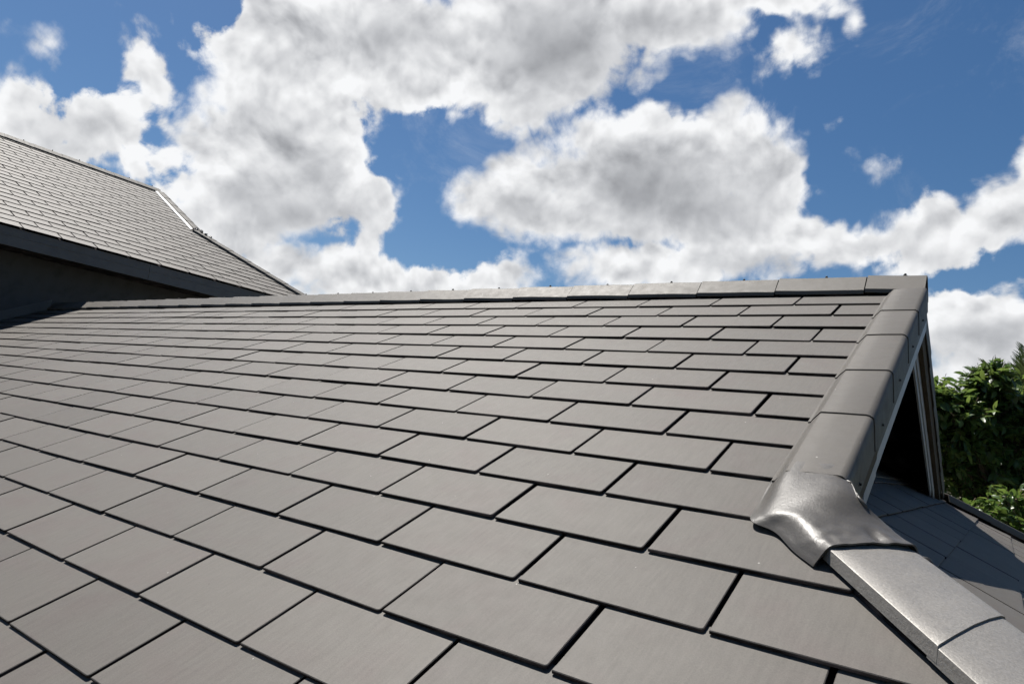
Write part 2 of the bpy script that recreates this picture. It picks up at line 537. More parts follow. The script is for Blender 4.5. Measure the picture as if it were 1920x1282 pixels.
def thing(name, label, category, loc, group=None):
    o = bpy.data.objects.new(name, None)
    COL.objects.link(o)
    o.location = loc
    o.empty_display_size = .2
    o['label'] = label
    o['category'] = category
    if group:
        o['group'] = group
    return o


def mesh(name, vs, fs):
    me = bpy.data.meshes.new(name)
    me.from_pydata([tuple(v) for v in vs], [], fs)
    me.update()
    return me


def box(name, x0, x1, y0, y1, z0, z1):
    vs = [(x, y, z) for x in (x0, x1) for y in (y0, y1) for z in (z0, z1)]
    return mesh(name, vs, [(0, 1, 3, 2), (4, 6, 7, 5), (0, 4, 5, 1), (2, 3, 7, 6), (0, 2, 6, 4), (1, 5, 7, 3)])


def prism(name, pts, nrm):
    """closed polygon swept along nrm (both in world space)"""
    n = len(pts)
    nrm = Vector(nrm)
    vs = [Vector(p) for p in pts] + [Vector(p) + nrm for p in pts]
    fs = [tuple(range(n - 1, -1, -1)), tuple(range(n, 2 * n))] + [(i, (i + 1) % n, n + (i + 1) % n, n + i) for i in range(n)]
    me = mesh(name, vs, fs)
    bm = bmesh.new(); bm.from_mesh(me)
    bmesh.ops.recalc_face_normals(bm, faces=bm.faces)
    bm.to_mesh(me); bm.free()
    return me


def loft(name, sections, thick=.007):
    """a shell through rows of points: outer skin, inner skin, closed rim"""
    n = len(sections[0]); k = len(sections)
    bm = bmesh.new()
    rows = [[bm.verts.new(p) for p in s] for s in sections]
    for i in range(k - 1):
        for j in range(n - 1):
            bm.faces.new((rows[i][j], rows[i][j + 1], rows[i + 1][j + 1], rows[i + 1][j]))
    bm.normal_update()
    up = sum((f.normal.z * f.calc_area() for f in bm.faces))
    if up < 0:
        bmesh.ops.reverse_faces(bm, faces=bm.faces)
        bm.normal_update()
    inner = {v: bm.verts.new(v.co - v.normal * thick) for r in rows for v in r}
    for f in list(bm.faces):
        bm.faces.new([inner[v] for v in reversed(f.verts)])
    for e in [e for e in bm.edges if len(e.link_faces) == 1]:
        a, b = e.verts
        if a in inner and b in inner:
            f = e.link_faces[0]
            vs = list(f.verts)
            i = vs.index(a)
            if vs[(i + 1) % len(vs)] == b:
                a, b = b, a
            bm.faces.new((a, b, inner[b], inner[a]))
    me = bpy.data.meshes.new(name)
    bm.to_mesh(me); bm.free()
    return me


def tube(pts, rads, seg=8):
    vs, fs = [], []
    for i, p in enumerate(pts):
        p = Vector(p)
        a = Vector(pts[max(0, i - 1)]); b = Vector(pts[min(len(pts) - 1, i + 1)])
        d = (b - a).normalized()
        x = d.orthogonal().normalized(); y = d.cross(x)
        for j in range(seg):
            t = 2 * math.pi * j / seg
            vs.append(p + (x * math.cos(t) + y * math.sin(t)) * rads[i])
    for i in range(len(pts) - 1):
        for j in range(seg):
            a = i * seg + j; b = i * seg + (j + 1) % seg
            fs.append((a, b, b + seg, a + seg))
    fs.append(tuple(range(seg - 1, -1, -1)))
    fs.append(tuple(range((len(pts) - 1) * seg, len(pts) * seg)))
    return vs, fs


# ------------------------------------------------------------------ roof frames
TH = R(26.5)
T, CT, ST = math.tan(TH), math.cos(TH), math.sin(TH)
PY, PZ = .116, .0578              # the ridge line of the lower roof
C0 = .88                          # hip line in plan: x + y = -C0
W, E = .60, .29                   # tile pitch and exposure


def main(x, s, h=0.0):
    return Vector((x, -s * CT - h * ST, -s * ST + h * CT))


def far(x, s, h=0.0):
    p = main(x, s, h)
    return Vector((p.x, 2 * PY - p.y, p.z))


def hipz(x):
    return -T * (x + C0)


def hip(x, y, h=0.0):
    return Vector((x + h * ST, y, hipz(x) + h * CT))


MAIN = Matrix(((1, 0, 0, 0), (0, CT, -ST, 0), (0, ST, CT, 0), (0, 0, 0, 1)))      # local x along ridge, y up the slope, z out
rng = random.Random(11)

# tile: local x 0..w, y 0 (drip edge) .. up the slope
TH_T, LIFT, LAP = .0105, .0140, .035


def tile_mesh(name, w, e=E, clip=None, gap=.0165, round_r=.009):
    L = e + LAP
    x0, x1 = gap / 2, w - gap / 2
    r = round_r
    pts = [(x0, 0)] + [(x1 - r + r * math.sin(a), r - r * math.cos(a)) for a in (0, R(30), R(60), R(90))] + [(x1, L), (x0, L)]
    bm = bmesh.new()

    def zt(y):
        return .006 - y * LIFT / e
    top = [bm.verts.new((x, y, zt(y))) for x, y in pts]
    bot = [bm.verts.new((x, y, zt(y) - TH_T)) for x, y in pts]
    ft = bm.faces.new(top)
    bm.faces.new(list(reversed(bot)))
    n = len(pts)
    for i in range(n):
        bm.faces.new((top[i], bot[i], bot[(i + 1) % n], top[(i + 1) % n]))
    for (co, no) in (clip or []):
        geom = bm.verts[:] + bm.edges[:] + bm.faces[:]
        res = bmesh.ops.bisect_plane(bm, geom=geom, plane_co=co, plane_no=no, clear_outer=True)
        ed = [x for x in res['geom_cut'] if isinstance(x, bmesh.types.BMEdge)]
        if ed:
            bmesh.ops.contextual_create(bm, geom=ed)
    if not bm.faces:
        bm.free()
        return None
    bm.normal_update()
    rim = [e_ for e_ in bm.edges if len(e_.link_faces) == 2 and e_.calc_face_angle(0) > R(60)
           and any(f.normal.z > .9 for f in e_.link_faces)]
    bmesh.ops.bevel(bm, geom=rim, offset=.0022, segments=1, profile=.5, affect='EDGES')
    bmesh.ops.recalc_face_normals(bm, faces=bm.faces)
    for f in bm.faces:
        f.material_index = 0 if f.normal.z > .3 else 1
    me = bpy.data.meshes.new(name)
    bm.to_mesh(me); bm.free()
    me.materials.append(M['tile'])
    me.materials.append(M['tile_side_shade'])
    return me


def tilt(m4):
    """tiles never lie quite alike"""
    return m4 @ Matrix.Rotation(R(rng.gauss(0, .15)), 4, 'Z') @ Matrix.Rotation(R(rng.gauss(0, .18)), 4, 'Y') @ Matrix.Translation(
        (rng.gauss(0, .0015), rng.gauss(0, .0012), rng.gauss(0, .0006)))


def shown(p, margin=6):
    q = project(p)
    return q is not None and -margin < q[0] < 1920 + margin and -margin < q[1] < 1282 + margin


def lay(slope, cells, full):
    """cells: (mesh, matrix, centre); those in view become roof_tile parts, the rest one stuff part"""
    seen, rest = [], []
    for c in cells:
        (seen if len(c) < 3 and any(shown(c[1] @ Vector(q)) for q in ((0, 0, 0), (W, 0, 0), (W / 2, E, 0))) else rest).append(c)
    for me, m4 in (c[:2] for c in seen):
        link('roof_tile', me, slope, M4=m4)
    if rest:
        bm = bmesh.new()
        for me, m4 in (c[:2] for c in rest):
            t = bmesh.new(); t.from_mesh(me); t.transform(m4)
            tmp = bpy.data.meshes.new('tmp'); t.to_mesh(tmp); t.free()
            bm.from_mesh(tmp); bpy.data.meshes.remove(tmp)
        me = bpy.data.meshes.new('roof_tiles_beyond'); bm.to_mesh(me); bm.free()
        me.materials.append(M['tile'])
        me.materials.append(M['tile_side_shade'])
        o = link('roof_tiles', me, slope)
        o['kind'] = 'stuff'
    return len(seen)


# ------------------------------------------------------------------ ground
g = mesh('ground', [(-900, -900, -5.2), (900, -900, -5.2), (900, 900, -5.2), (-900, 900, -5.2)], [(0, 1, 2, 3)])
go_ = link('ground', g, None, M['soil'])
go_['kind'] = 'structure'

# ------------------------------------------------------------------ lower house
WALL_X = -12.1
house = thing('lower_house', 'grey-brown tiled roof filling the foreground, with an open gablet at its right end', 'house', (-4, 0, -5.2))
EAVE_S = 21 * E
YE = -EAVE_S * CT
HIPX_E = -C0 - YE                        # where the hip meets the eave

# sarking under the tiles (dark, seen only through the joints)
deck = [main(WALL_X + .02, -.13, -.045), main(1.93, -.13, -.045), main(1.93, 3.15, -.045), main(HIPX_E, EAVE_S, -.045), main(WALL_X + .02, EAVE_S, -.045)]
slope = link('roof_slope', prism('roof_slope', deck, (0, .02 * ST, -.02 * CT)), house, M['felt'])
deckf = [far(WALL_X + .02, -.13, -.045), far(1.93, -.13, -.045), far(1.93, 3.15, -.045), far(HIPX_E, EAVE_S, -.045), far(WALL_X + .02, EAVE_S, -.045)]
slope_far = link('roof_slope', prism('far_roof_slope', deckf, (0, -.02 * ST, -.02 * CT)), house, M['felt'])
hx0 = 1.2
hdeck = [hip(hx0, 2 * PY + C0 + hx0 - .1, -.045), hip(hx0, -C0 - hx0 + .1, -.045), hip(HIPX_E, -C0 - HIPX_E, -.045), hip(HIPX_E, 2 * PY + C0 + HIPX_E, -.045)]
hslope = link('hip_slope', prism('hip_slope', hdeck, (-.02 * ST, 0, -.02 * CT)), house, M['felt'])

# main slope tiles
cells = []
full = tile_mesh('roof_tile', W)
for n in range(1, 22):
    s1 = n * E
    k0 = .5 * ((n - 1) % 2)
    for k in range(-21, 9):
        x0 = (k + k0) * W
        x1 = x0 + W
        if x1 < WALL_X + .05:
            continue
        clip = []
        if x0 < WALL_X + .03:
            clip.append(((WALL_X + .03 - x0, 0, 0), (-1, 0, 0)))
        xr = (1.865 if n < 11 else 1.80) if n < 12 else 99           # under the rake cap
        # hip cut, in the plane of the slope: x = -C0 + s*CT  (kept 20 mm short of the line)
        hx_lo, hx_hi = -C0 + s1 * CT - .03, -C0 + (s1 - E) * CT - .03
        if x0 > xr or (n > 11 and x0 > hx_lo):
            continue
        if x1 > xr:
            clip.append(((xr - x0, 0, 0), (1, 0, 0)))
        if n > 11 and x1 > hx_hi:
            nv = Vector((1, CT, 0)).normalized()
            clip.append(((hx_lo - x0, 0, 0), nv))
        me = full if not clip else tile_mesh('cut_tile', W, clip=clip)
        if me is None:
            continue
        cells.append((me, tilt(Matrix.Translation(main(x0, s1)) @ MAIN)))
n_main = lay(slope, cells, full)

# hip slope tiles: local x along -? the course, y up the slope (towards -x)
full_h = tile_mesh('roof_tile', W, gap=.022)
HIPM = Matrix(((0, -CT, ST, 0), (1, 0, 0, 0), (0, ST, CT, 0), (0, 0, 0, 1)))
cells = []
for n in range(-1, 12):
    xe = 1.965 + .2595 * n
    e = E
    off = -.78 + (.3 if n % 2 else 0)
    for k in range(-14, 18):
        y0 = off + k * W
        y1 = y0 + W
        lo, hi = -C0 - xe + .03, 2 * PY + C0 + xe - .03
        lo_up, hi_up = lo + .2595, hi - .2595
        if y1 < lo or y0 > hi:
            continue
        clip = []
        if y0 < lo_up:
            clip.append(((lo - y0, 0, 0), Vector((-1, CT, 0)).normalized()))
        if y1 > hi_up:
            clip.append(((hi - y0, 0, 0), Vector((1, CT, 0)).normalized()))
        me = full_h if not clip else tile_mesh('cut_tile', W, clip=clip, gap=.022)
        if me is None:
            continue
        cells.append((me, tilt(Matrix.Translation(hip(xe, y0)) @ HIPM)) + ((True,) if n < 0 or y0 > 2.9 else ()))
n_hip = lay(hslope, cells, full)
# far slope: the same courses, out of sight behind the ridge
bm = bmesh.new()
for n in range(1, 22):
    s1 = n * E
    a, b = WALL_X + .03, min(1.93, 99) if s1 < 3.1 else -C0 + (s1 - E) * CT - .03
    ps = [far(a, s1, .008), far(b, s1, .008), far(b, s1 - E - .03, -.015), far(a, s1 - E - .03, -.015)]
    lo = [far(a, s1, -.01), far(b, s1, -.01)]
    v = [bm.verts.new(p) for p in ps + lo]
    bm.faces.new(v[:4]); bm.faces.new((v[0], v[4], v[5], v[1]))
me = bpy.data.meshes.new('far_courses'); bm.to_mesh(me); bm.free()
o = link('roof_tiles', me, slope_far, M['tile']); o['kind'] = 'stuff'


# ---- ridge caps
def arc_profile(half, rise, skirt, crown, r=.022):
    """one half mirrored: skirt, rounded shoulder, sloping top, crown"""
    right = [(half, skirt), (half - .001, rise - r), (half - .003, rise - r * .3), (half - .010, rise)]
    right += [(half * .30, crown - .010), (half * .18, crown - .003), (half * .05, crown)]
    return right


def ridge_cap(x0, x1, parent, lift0=0.0, lift1=.006, axis=None):
    prof = arc_profile(.142, -.064, -.096, .058, .010)
    pts = prof + [(-a, h) for a, h in reversed(prof)]
    secs = []
    for i in range(4):
        t = i / 3
        x = x0 + (x1 - x0) * t
        l = lift0 + (lift1 - lift0) * t
        wob = .002 * math.sin(x * 9.1)
        secs.append([Vector((x, PY - a * (1 + l * 2), PZ + .032 + h + l + wob)) for a, h in pts])
    return loft('ridge_cap', secs, .008)


def screw_mesh(c, up=Vector((0, 0, 1)), s=1.0):
    x = up.orthogonal().normalized(); y = up.cross(x)
    vs, fs = [], []
    for (r, z) in ((.011, 0), (.011, .003), (.0065, .004), (.0065, .011), (.004, .0125)):
        for j in range(6):
            t = math.pi * j / 3
            vs.append(c + (x * math.cos(t) + y * math.sin(t)) * r * s + up * z * s)
    for i in range(4):
        for j in range(6):
            a = i * 6 + j; b = i * 6 + (j + 1) % 6
            fs.append((a, b, b + 6, a + 6))
    fs.append(tuple(range(24, 30)))
    return mesh('screw', vs, fs)


joints = [1.60 - .604 * k for k in range(0, 25) if 1.60 - .604 * k > WALL_X]
edges = [1.968] + joints + [WALL_X]
for i in range(len(edges) - 1):
    b, a = edges[i], edges[i + 1]
    cap = link('ridge_cap', ridge_cap(a + .007, b - .002, house, .009, .0), house, M['cap'], smooth=40)
    sx = (a + b) / 2 + (.03 if i else .05)
    link('screw', screw_mesh(Vector((sx, PY - .01, PZ + .092 + rng.uniform(-.002, .004))), Vector((rng.uniform(-.2, .2), rng.uniform(-.2, .2), 1)).normalized(), 1.25), cap, M['screw'])

secs = [[Vector((x, PY - a_, PZ + .032 + h_)) for a_, h_ in ((.125, -.11), (.125, -.062), (.03, .036), (0, .042), (-.03, .036), (-.125, -.062), (-.125, -.11))] for x in (WALL_X, -4, 1.93)]
link('ridge_bedding', loft('ridge_bedding', secs, .01), house, M['felt'])

# ---- rake caps along the near edge of the gablet, and along its far edge
RAKE = [(1.745, .008), (1.757, .012), (1.764, .022), (1.794, .053), (1.800, .057), (1.87, .0595), (1.966, .061), (1.979, .0585), (1.987, .052),
        (1.991, .042), (1.992, .0), (1.992, -.100)]


def rake_secs(s0, s1, frame, dx=0.0, lift=.006):
    out = []
    for i in range(4):
        t = i / 3
        s = s0 + (s1 - s0) * t
        out.append([frame(x + dx + (.004 * t if j > 8 else 0), s, h + lift * t + .0015 * math.sin(s * 7 + j)) for j, (x, h) in enumerate(RAKE)])
    return out


rj = [.115, .69, 1.22, 1.81, 2.37, 2.93]
for i in range(len(rj) - 1):
    cap = link('rake_cap', loft('rake_cap', rake_secs(rj[i] + .002, rj[i + 1] + .012, main)), house, M['cap'], smooth=40)
    link('screw', screw_mesh(main(1.994, (rj[i] + rj[i + 1]) / 2 + .1, -.055), Vector((1, 0, 0)), .7), cap, M['screw'])
rjf = [.115 + .563 * k for k in range(6)]
for i in range(len(rjf) - 1):
    link('rake_cap', loft('rake_cap', rake_secs(rjf[i] + .002, rjf[i + 1] + .010, far, -.045)), house, M['cap'], smooth=40)


# ---- hip caps
def hipline(t, far_side=False):
    return Vector((t, (2 * PY + C0 + t) if far_side else -C0 - t, hipz(t)))


CR = Vector((1, 1, 0)).normalized()
CRF = Vector((-1, 1, 0)).normalized()
HIPP = [(-.106, -.014), (-.105, -.008), (-.1025, .016), (-.1015, .0222), (-.0985, .0246), (-.03, .030), (.055, .034), (.13, .032), (.190, .026), (.208, .020), (.216, .010), (.226, -.070)]
HIPF = [(-.165, -.034), (-.163, -.02), (-.151, .030), (-.147, .036), (-.138, .040), (-.06, .050), (0, .053), (.06, .050), (.138, .040), (.147, .036), (.151, .030), (.165, -.034)]


FILL = [(-.092, -.05), (-.085, .004), (.19, .004), (.2, -.085)]
FILLF = [(-.135, -.06), (-.125, .02), (.125, .02), (.135, -.06)]


def hip_secs(t0, t1, skew0, skew1, side=False, lift=.008, sc=1.0):
    out = []
    for i in range(5):
        t = i / 4
        row = []
        for a, h in (HIPF if side else HIPP):
            tt = t0 + (t1 - t0) * t + (skew0 * (1 - t) + skew1 * t) * a
            row.append(hipline(tt, side) + (CRF if side else CR) * a * sc + Vector((0, 0, h + lift * t)))
        out.append(row)
    return out


hj = [2.07, 2.34, 2.78, 3.22, 3.66]
for i in range(len(hj) - 1):
    cap = link('hip_cap', loft('hip_cap', hip_secs(hj[i] - .02, hj[i + 1], -.1 if i == 0 else -.32, -.32, lift=.006)), house, M['hip'], smooth=40)
hjf = [1.90 + .33 * k for k in range(7)]
for i in range(len(hjf) - 1):
    link('hip_cap', loft('hip_cap', hip_secs(hjf[i] - .02, hjf[i + 1], 0, 0, True)), house, M['cap'], smooth=40)


for side in (False, True):
    secs = [[hipline(t, side) + (CRF if side else CR) * a + Vector((0, 0, h)) for a, h in (FILLF if side else FILL)] for t in (2.06 if not side else 1.95, 4.2)]
    link('hip_dark_fill', loft('hip_dark_fill', secs, .01), house, M['felt'])  # dark filler added under the hip caps so the shaded gap reads black


# ---- the dressed corner flashing that joins rake and hip
def catmull(rows, sub):
    out = []
    n = len(rows)
    for i in range(n - 1):
        a, b, c, d = rows[max(0, i - 1)], rows[i], rows[i + 1], rows[min(n - 1, i + 2)]
        for k in range(sub):
            t = k / sub
            out.append([.5 * ((2 * q) + (r - p) * t + (2 * p - 5 * q + 4 * r - s) * t * t + (3 * q - p - 3 * r + s) * t * t * t) for p, q, r, s in zip(a, b, c, d)])
    out.append(rows[-1])
    return out


def hp(t, a, h):
    return hipline(t) + CR * a + Vector((0, 0, h))


def rake_pt(s, extra=.006):
    return [main(x, s, h + extra) for x, h in ((1.740, .000), (1.753, .006), (1.796, .053), (1.87, .060), (1.952, .062), (1.981, .053), (1.994, .034), (1.996, -.070))]


SAD = [
    rake_pt(2.86, .004),
    rake_pt(2.95, .005),
    [main(1.744, 3.09, .004), main(1.758, 3.09, .012), main(1.802, 3.07, .052), main(1.885, 3.03, .066), main(1.96, 2.98, .068), main(2.000, 2.96, .058), main(2.020, 2.975, .036), hp(1.88, .25, -.060)],
    [main(1.756, 3.228, .018), main(1.783, 3.214, .030), main(1.826, 3.185, .050), main(1.91, 3.12, .064), main(1.985, 3.06, .064), main(2.035, 3.04, .050), main(2.052, 3.05, .030), hp(1.92, .215, -.055)],
    [main(1.840, 3.266, .012), main(1.852, 3.252, .026), hp(1.968, -.095, .032), hp(1.985, -.02, .052), hp(1.988, .06, .060), hp(1.988, .145, .058), hp(1.986, .190, .042), hp(1.98, .222, -.058)],
    [main(1.912, 3.346, .010), main(1.921, 3.334, .024), hp(2.045, -.100, .027), hp(2.043, -.03, .042), hp(2.040, .06, .049), hp(2.035, .155, .046), hp(2.033, .203, .030), hp(2.03, .226, -.058)],
    [main(1.982, 3.410, .012), main(1.990, 3.400, .026), hp(2.092, -.100, .034), hp(2.088, -.03, .045), hp(2.080, .06, .050), hp(2.070, .16, .047), hp(2.066, .206, .033), hp(2.064, .228, -.056)],
]
rows = catmull(SAD, 10)
cols = catmull([list(c) for c in zip(*rows)], 8)
rows = [list(r) for r in zip(*cols)]
nr, nc = len(rows), len(rows[0])
for i, r in enumerate(rows):
    for j, p in enumerate(r):
        t, u = i / (nr - 1), j / (nc - 1)
        w = max(0, min(1, (t - .5) * 3)) * (1 - .65 * max(0, t - .9) / .1) * math.sin(math.pi * min(1, max(0, u))) ** .5
        d = mnoise.noise(p * 14) * .0022 + mnoise.noise(p * 36) * .003 + abs(mnoise.noise(p * 22 + Vector((3, 1, 7)))) * -.006 * max(0, t - .5) * 2
        # the pinched dent near the lower lip
        q = hp(2.055, .085, .05)
        v = p - q
        d -= .014 * math.exp(-(v.dot(CR) / .020) ** 2 - (v.dot(Vector((.62, -.62, -.3)).normalized()) / .045) ** 2)
        q2 = hp(2.045, .125, .05)
        v2 = p - q2
        d += .007 * math.exp(-(v2.dot(CR) / .016) ** 2 - (v2.dot(Vector((.62, -.62, -.3)).normalized()) / .04) ** 2)
        r[j] = p + Vector((.1, -.15, .98)) * d * w
link('corner_flashing', loft('corner_flashing', rows, .005), house, M['membrane'], smooth=70)
# a lump of sealant where the flashing ends
bm = bmesh.new()
bmesh.ops.create_icosphere(bm, subdivisions=2, radius=.014)
for v in bm.verts:
    v.co += v.co * mnoise.noise(v.co * 90) * .6
    v.co.z *= .7
    v.co.x *= 1.5
    v.co += hp(2.085, .212, .016)
me = bpy.data.meshes.new('sealant'); bm.to_mesh(me); bm.free()
link('sealant_lump', me, house, M['screw'], smooth=60)


# ---- gablet: barge boards, trims, opening, back wall
def barge(frame, x0, x1, h0, h1, s0, s1, name, mat, foot=None):
    def P(s, dz, x):
        p = frame(x, s, 0)
        return Vector((x, p.y, p.z + dz))
    pts = [P(s0, h1, x0), P(s1, h1, x0), P(s1, h0, x0), P(s0, h0, x0)]
    return link(name, prism(name, pts, (x1 - x0, 0, 0)), house, mat)


barge(main, 1.955, 1.986, -.170, -.02, .06, 2.20, 'barge_board', M['barge'])
barge(main, 1.955, 1.986, -.185, -.02, 2.203, 2.74, 'barge_board', M['wood'])
barge(far, 1.905, 1.936, -.270, -.02, .06, 2.62, 'barge_board', M['wood'])
barge(main, 1.958, 1.983, -.250, -.173, .02, 2.18, 'trim_strip', M['white'])
barge(main, 1.958, 1.983, -.265, -.188, 2.183, 2.50, 'trim_strip', M['white'])
barge(far, 1.892, 1.903, -.36, -.225, .02, 2.36, 'trim_strip', M['white'])
barge(far, 1.880, 1.893, -.43, -.352, .02, 2.1, 'trim_strip', M['white'])
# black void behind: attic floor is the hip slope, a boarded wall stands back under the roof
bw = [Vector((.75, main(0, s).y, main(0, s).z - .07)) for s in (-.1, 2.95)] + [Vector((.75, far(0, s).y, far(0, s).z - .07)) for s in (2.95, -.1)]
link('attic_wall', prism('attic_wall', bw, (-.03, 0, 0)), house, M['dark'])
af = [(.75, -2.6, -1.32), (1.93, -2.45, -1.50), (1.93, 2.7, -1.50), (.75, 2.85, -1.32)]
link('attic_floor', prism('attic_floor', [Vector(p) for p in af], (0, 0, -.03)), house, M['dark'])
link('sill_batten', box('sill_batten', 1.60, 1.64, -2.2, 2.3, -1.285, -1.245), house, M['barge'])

# walls below the eaves
wx1, wy = HIPX_E - .5, -YE - .5
for nm, b in (('wall', (WALL_X + .02, wx1, -wy, -wy + .2)), ('wall', (WALL_X + .02, wx1, 2 * PY + wy - .2, 2 * PY + wy)), ('wall', (wx1 - .2, wx1, -wy + .2, 2 * PY + wy - .2))):
    link(nm, box('wall', b[0], b[1], b[2], b[3], -5.2, YE * T - .02), house, M['render'])

# ------------------------------------------------------------------ upper house on the left
up_house = thing('upper_house', 'taller house at left with tiled roof, dark fascia and shaded wall', 'house', (-15, 0, -5.2))
P2 = R(26.23)
T2, C2, S2 = math.tan(P2), math.cos(P2), math.sin(P2)
EX, EZ = -11.206, 1.21


def upp(x, y, h=0.0):
    """on the slope at plan x"""
    return Vector((x + h * S2, y, EZ + (EX - x) * T2 + h * C2))


RX = -17.90                                  # ridge in plan
RB = Vector((-14.68, 3.78, 0))               # foot of the gablet rake
RT = Vector((RX, 4.16, 0))
HD = (5.22 - 3.86) / (-11.74 + 14.60)        # hip slope in plan dy/dx


def edge_y(x):
    """far edge of the slope in plan: rake above, hip below"""
    if x < RB.x:
        return RT.y + (RB.y - RT.y) * (x - RX) / (RB.x - RX)
    return RB.y + (x - RB.x) * HD


Y0 = -7.0
HE = edge_y(EX)
dk = [upp(RX, Y0, -.045), upp(EX - .03, Y0, -.045), upp(EX - .03, HE, -.045), upp(RB.x, RB.y, -.045), upp(RX, RT.y, -.045)]
uslope = link('roof_slope', prism('upper_slope', dk, (-.02 * S2, 0, -.02 * C2)), up_house, M['felt'])
# the slopes turned away: back slope and hipped end
bx = 2 * RX - EX
bk = [Vector((2 * RX - p.x, p.y, p.z)) for p in dk]
link('roof_slope', prism('back_slope', bk, (.02 * S2, 0, -.02 * C2)), up_house, M['tile'])
a, b = upp(RB.x, RB.y, -.03), upp(EX, HE, -.03)
a2, b2 = Vector((2 * RX - a.x, a.y, a.z)), Vector((2 * RX - b.x, b.y, b.z))
link('hip_slope', prism('upper_hip', [a, b, b2, a2], (0, -.02, -.02)), up_house, M['tile'])
link('gablet_wall', prism('gablet_wall', [upp(RX, RT.y - .35, -.06), upp(RB.x, RB.y - .3, -.06), Vector((2 * RX - RB.x, RB.y - .3, upp(RB.x, 0, -.06).z))], (0, -.03, 0)), up_house, M['render'])

full_u = tile_mesh('roof_tile', W, gap=.022)
UPM = Matrix(((0, -C2, S2, 0), (1, 0, 0, 0), (0, S2, C2, 0), (0, 0, 0, 1)))
cells = []
nrows = 26
for n in range(nrows):
    xe = EX - n * E * C2
    off = -.937 + .3 * (n % 2)
    xt = xe - E * C2
    for k in range(-11, 14):
        y0 = off + k * W
        lim_lo, lim_up = edge_y(xe) - .02, edge_y(xt) - .02
        if y0 > max(lim_lo, lim_up):
            continue
        clip = []
        if y0 + W > min(lim_lo, lim_up):
            d = Vector((lim_up - lim_lo, E, 0))
            nv = Vector((d.y, -d.x, 0)).normalized()
            clip.append(((lim_lo - y0, 0, 0), nv))
        if n == nrows - 1:
            clip.append(((0, E * .55, 0), (0, 1, 0)))
        me = full_u if not clip else tile_mesh('cut_tile', W, clip=clip, gap=.022)
        if me is None:
            continue
        cells.append((me, tilt(Matrix.Translation(upp(xe, y0)) @ UPM)))
n_up = lay(uslope, cells, full)

# ridge caps, rake caps, hip caps
RZ = upp(RX, 0).z
jy = [4.26 - .655 * k for k in range(18)]
prof = arc_profile(.14, -.050, -.092, .055, .012)
pts = prof + [(-a, h) for a, h in reversed(prof)]
for i in range(len(jy) - 1):
    y1, y0 = jy[i], jy[i + 1]
    secs = [[Vector((RX - a, y0 + (y1 - y0) * t / 3, RZ + .03 + h + .006 * (1 - t / 3))) for a, h in pts] for t in range(4)]
    cap = link('ridge_cap', loft('ridge_cap', secs, .008), up_house, M['cap_far'], smooth=40)
    link('screw', screw_mesh(Vector((RX + .02, (y0 + y1) / 2 + .1, RZ + .088)), Vector((.1, .1, 1)).normalized(), 1.6), cap, M['screw'])


def edge_caps(p0, p1, n, name, half, mat, outer):
    """box-like caps from p0 to p1 (points on the slope), outer = plan direction off the slope"""
    for i in range(n):
        a = p0.lerp(p1, i / n); b = p0.lerp(p1, (i + 1) / n)
        d = (b - a).normalized()
        upv = Vector((S2, 0, C2))
        side = d.cross(upv).normalized()
        if side.dot(outer) < 0:
            side = -side
        pr = [(-half, -.02), (-half + .003, .040), (-half + .012, .050), (0, .058), (half - .02, .058), (half, .045), (half + .004, -.09)]
        secs = [[a.lerp(b, t / 2 + (.004 if t == 0 else 0)) + side * u + upv * (h + .008 * t / 2) for u, h in pr] for t in range(3)]
        link(name, loft(name, secs, .008), up_house, mat, smooth=40)


edge_caps(upp(RX + .12, edge_y(RX + .1) + .10), upp(RB.x, RB.y + .12), 5, 'rake_cap', .11, M['cap_far'], Vector((0, 1, 0)))
edge_caps(upp(RB.x + .05, edge_y(RB.x + .05) + .02), upp(EX + .05, HE + .02), 7, 'hip_cap', .12, M['cap_far'], Vector((-.3, 1, 0)))
# bare metal strip beside the gablet rake
sa, sb = upp(RX + .16, edge_y(RX + .16) - .045, .0), upp(RB.x - .02, RB.y - .045, .0)
d = (sb - sa).normalized(); upv = Vector((S2, 0, C2)); sd = d.cross(upv).normalized()
if sd.y < 0:
    sd = -sd
secs = [[q - sd * .022 + upv * .012, q - sd * .01 + upv * .022, q + sd * .022 + upv * .040, q + sd * .03 + upv * .042] for q in (sa, sa.lerp(sb, .5), sb)]
link('flashing_strip', loft('flashing_strip', secs, .003), up_house, M['strip'])
# pale crumbs of mortar at the foot of the rake
for i in range(4):
    bm = bmesh.new(); bmesh.ops.create_icosphere(bm, subdivisions=1, radius=.045)
    for v in bm.verts:
        v.co += v.co * mnoise.noise(v.co * 30 + Vector((i, 0, 0))) * .8
        v.co += upp(RB.x + .02 + .13 * i, edge_y(RB.x + .13 * i) + .06, .075)
    me = bpy.data.meshes.new('mortar'); bm.to_mesh(me); bm.free()
    link('mortar_crumb', me, up_house, M['hip'])

# fascia in boards, soffit, wall, wall flashing
fz0, fz1 = .868, EZ - .03
fx = EX - .045
for (a, b) in ((-7.0, -2.93), (-2.924, 1.267), (1.273, HE - .1)):
    f = link('fascia_board', box('fascia_board', fx - .025, fx, a, b, fz0, fz1), up_house, M['fascia'])
    link('cover_bead', box('cover_bead', fx + .0005, fx + .006, a + .001, b - .001, fz0 + .17, fz0 + .178), f, M['fascia'])
link('soffit', box('soffit', WALL_X - .2, fx - .027, -7, HE - .1, fz0 + .03, fz0 + .045), up_house, M['soffit'])
link('wall', box('wall', WALL_X - .25, WALL_X, -6.8, 4.4, -5.2, fz0 + .028), up_house, M['render'])
